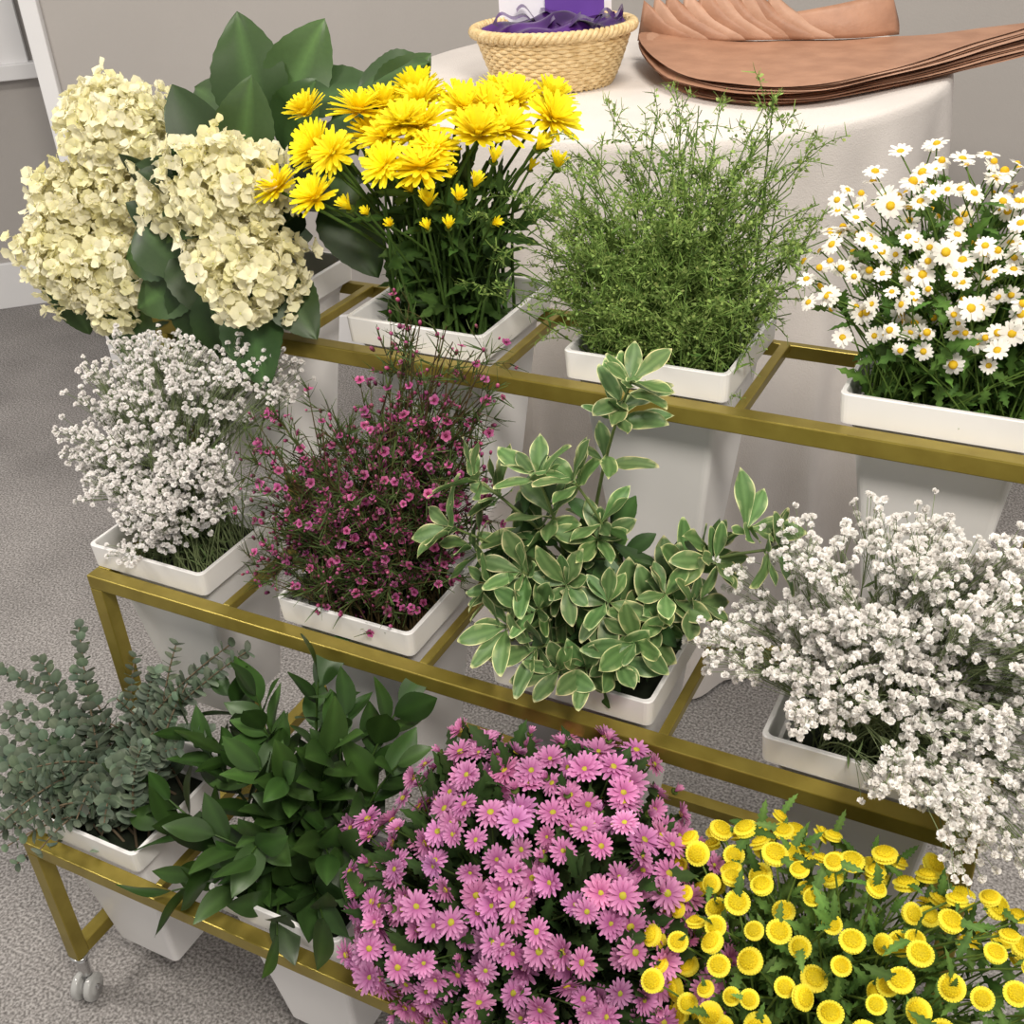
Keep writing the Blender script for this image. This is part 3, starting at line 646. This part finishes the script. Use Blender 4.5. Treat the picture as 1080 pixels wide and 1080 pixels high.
# ============================================================ RUSCUS / SALAL
e=empty('dark_green_leaf_bouquet'); bl=B()
rl=leaf(.080,.041,lambda t:max(.03,math.sin(math.pi*t**.85)**.9),.15,.15,11,(-1,-.5,0,.5,1),lcol(S(42,66,28),S(54,82,34),1.35),wav=.02)
T=np.array([(-1.0,.75,.43),(-.92,.85,.53),(-.76,.85,.61),(-.64,.85,.61),(-.90,.66,.36),(-.66,.67,.42),(-.61,.79,.58),(-.72,.72,.58),(-.60,.68,.52),(-.75,.67,.49),(-.82,.80,.55),(-.70,.82,.60),(-.84,.70,.45),(-.95,.72,.40),(-.68,.76,.60),(-.88,.78,.50),(-.80,.68,.40),(-.72,.65,.38),(-.95,.80,.50),(-.78,.74,.55),(-.66,.70,.50),(-.86,.67,.40),(-.86,.84,.56),(-.80,.76,.52)])
O=inv((XC[1],YC[0]),ZR[0],len(T),.06); k=16
Cv=grow(bl,O,T,.0028,.0012,S(62,88,38),out=.35,k=k,sides=5,up=.75)
for a in range(len(T)):
    L=np.linalg.norm(np.diff(Cv[a],axis=0),axis=1).sum(); nn=max(6,int(L*.9/.019)); ph=rng.uniform(0,6)
    for j in range(nn):
        s_=.25+.75*j/(nn-1); f=s_*(k-1); q=min(k-2,int(f)); pt=Cv[a,q]*(1-(f-q))+Cv[a,q+1]*(f-q); tg=nrm(Cv[a,q+1]-Cv[a,q]); Bz=basis_z(tg,np.zeros(1))[0]
        an=ph+j*2.4; rad=Bz[:,0]*np.cos(an)+Bz[:,1]*np.sin(an); li=rng.uniform(.7,1.8) if j<nn-1 else 5
        dd=nrm(rad+tg*li); bl.add(rl,basis_xn(dd,tg-rad*.4+rng.normal(0,.4,3)+np.array([.1,-.2,.2]))*rng.uniform(.6,1.05),[pt],tint(1,.2))
bl.build('leaves_and_stems',M_leafg,e)

# ============================================================ PINK MUMS
e=empty('pink_chrysanthemum_bouquet'); bp_=B(); bl=B()
pk=lambda t,s_: S(176,92,148)*(1-t)+S(224,156,200)*t
pq=leaf(.0150,.0046,pet,.05,.2,4,(-1,0,1),pk,x0=.003)
pm=[flower([(pq,16,l_,1,0,.001),(pq,12,l_+.3,.85,.5,.002)],[dome(.0046,.0035,S(190,190,70),S(205,185,50),3,8,.0015)]) for l_ in (.0,.15,.45)]
pbud=flower([(pq,9,1.2,.55,0,0)],[dome(.004,-.004,S(90,110,50),S(90,110,50),2,6,.001)])
E=[(-.41,.76,.51,.175,.125,.155),(-.50,.71,.46,.12,.10,.13),(-.31,.72,.55,.10,.10,.11),(-.26,.69,.50,.08,.08,.12),(-.47,.78,.58,.08,.07,.09),(-.36,.80,.59,.08,.07,.09),(-.38,.68,.42,.14,.09,.12)]
P,N=ell_surf(E,12000,.0200,.30,(0,-.7,.7)); P=P+N*rng.normal(-.004,.016,(len(P),1)); d=nrm(N+tocam(P)*.25+[0,0,.3]+rng.normal(0,.35,P.shape)); g=rng.integers(0,3,len(P))
for q in range(3):
    m_=g==q; bp_.add(pm[q],scl(basis_z(d[m_]),rng.uniform(.70,1.05,m_.sum())),P[m_],tint(m_.sum(),.12,.03))
Pb,Nb=ell_surf(E,320,.03,.36,(0,-.7,.7)); bp_.add(pbud,scl(basis_z(nrm(Nb+[0,0,.4])),rng.uniform(.8,1.3,len(Pb))),Pb+Nb*.012,tint(len(Pb),.1))
O=inv((XC[2],YC[0]),ZR[0],len(P),.07); Cv=grow(bl,O,P-d*.002,.0016,.0010,S(70,92,42),out=.5,k=8)
lm2=leaf(.045,.022,ov,.3,.1,11,(-1,-.5,0,.5,1),lcol(S(38,58,26),S(52,76,34)),ser=.4)
E2=[list(x[:3])+[q*.86 for q in x[3:]] for x in E]
leaves_in(bl,lm2,E2,1400,.6,1.1,p=.3,origin=(-.43,.75,.4))
bp_.build('daisy_blooms',M_petal,e); bl.build('stems_and_leaves',M_leafm,e)

# ============================================================ YELLOW BUTTONS
e=empty('yellow_button_flower_bouquet'); bp_=B(); bl=B()
tp=leaf(.0070,.0030,lambda t:.6+.4*math.sin(t*2.6),.15,.1,3,(-1,0,1),lambda t,s_:S(240,216,30)*(1-t)+S(254,240,80)*t,x0=.0055)
def spir():
    base=dome(.0078,.0036,S(214,190,24),S(234,212,30),5,14); it=[]
    for i in range(60):
        a=i*2.39996; r=math.sqrt((i+.5)/60); ph=r*math.pi/2; cc_=(S(226,206,44),S(206,182,26)) if r<.55 else (S(252,232,60),S(236,210,30))
        it.append((dome(.0011,.0014,*cc_,1,5),basis_z(np.array([[math.sin(ph)*math.cos(a),math.sin(ph)*math.sin(a),math.cos(ph)+.2]]),np.zeros(1))[0],(.0078*math.sin(ph)*math.cos(a),.0078*math.sin(ph)*math.sin(a),.0036*math.cos(ph))))
    return [(base,np.eye(3),(0,0,0))]+it
tf=merge(spir()+[(tp,rotz(2*math.pi*i/24)@roty(.05),(0,0,-.0002)) for i in range(24)]+[(tp,rotz(2*math.pi*(i+.5)/24)@roty(.4),(0,0,-.001)) for i in range(24)])
E=[(-.08,.73,.60,.17,.10,.105),(.02,.70,.62,.12,.09,.09),(-.17,.75,.60,.08,.08,.09),(-.11,.67,.59,.13,.07,.09)]
P,N=ell_surf(E,2600,.0185,.54,(0,-.5,.85)); sel=rng.random(len(P))<.92; P,N=P[sel],N[sel]
P=P+N*rng.normal(-.002,.013,(len(P),1)); d=nrm(N*.7+[.03,-.1,.7]+rng.normal(0,.3,P.shape))
bp_.add(tf,scl(basis_z(d),rng.uniform(.66,1.0,len(P))),P,tint(len(P),.04,.01))
O=inv((XC[3],YC[0]),ZR[0],len(P),.07); Cv=grow(bl,O,P-d*.001,.0014,.0010,S(110,136,62),out=.4,k=9,sides=5)
T=ell_in([(x[0],x[1],x[2]-.03,x[3],x[4],x[5]) for x in E],130,.4)[0]; O=inv((XC[3],YC[0]),ZR[0],130,.08); Cv2=grow(bl,O,T,.0014,.0008,S(100,128,58),out=.4,k=9)
fern=leaf(.036,.013,ov,.25,.1,13,(-1,-.5,0,.5,1),lcol(S(66,96,42),S(90,120,56)),ser=.45)
CV=np.vstack([Cv,Cv2]); n=2300; i=rng.integers(0,len(CV),n);k=rng.integers(2,9,n);dd=nrm(rng.normal(0,.7,(n,3))+[0,-.2,.8])
bl.add(fern,scl(basis_xn(dd,np.array([.1,-.4,1])+rng.normal(0,.5,(n,3))),rng.uniform(.4,1.0,n)),CV[i,k],tint(n,.2))
bp_.build('button_blooms',M_petal,e); bl.build('stems_and_leaves',M_leafm,e)

# ------------------------------------------------------------ lights
w=bpy.data.worlds.new('world'); scn.world=w; w.use_nodes=True
w.node_tree.nodes['Background'].inputs[0].default_value=(1,.965,.92,1); w.node_tree.nodes['Background'].inputs[1].default_value=.50
def area(name,loc,tgt,size,power,col):
    l=bpy.data.lights.new(name,'AREA'); l.size=size; l.energy=power; l.color=col; l.shape='DISK'
    o=bpy.data.objects.new(name,l); scn.collection.objects.link(o); o.location=loc
    o.rotation_euler=(Vector(tgt)-Vector(loc)).to_track_quat('-Z','Y').to_euler()
area('ceiling_light_key',(.5,-.1,2.55),(-.4,1.0,.6),.5,49,(1,.935,.84))
area('ceiling_light_left',(-2.2,.4,2.55),(-1.8,1.2,0),.5,36,(1,.94,.86))
area('ceiling_light_table',(-.4,1.9,2.55),(-.6,2.1,0),.5,14,(1,.935,.84))
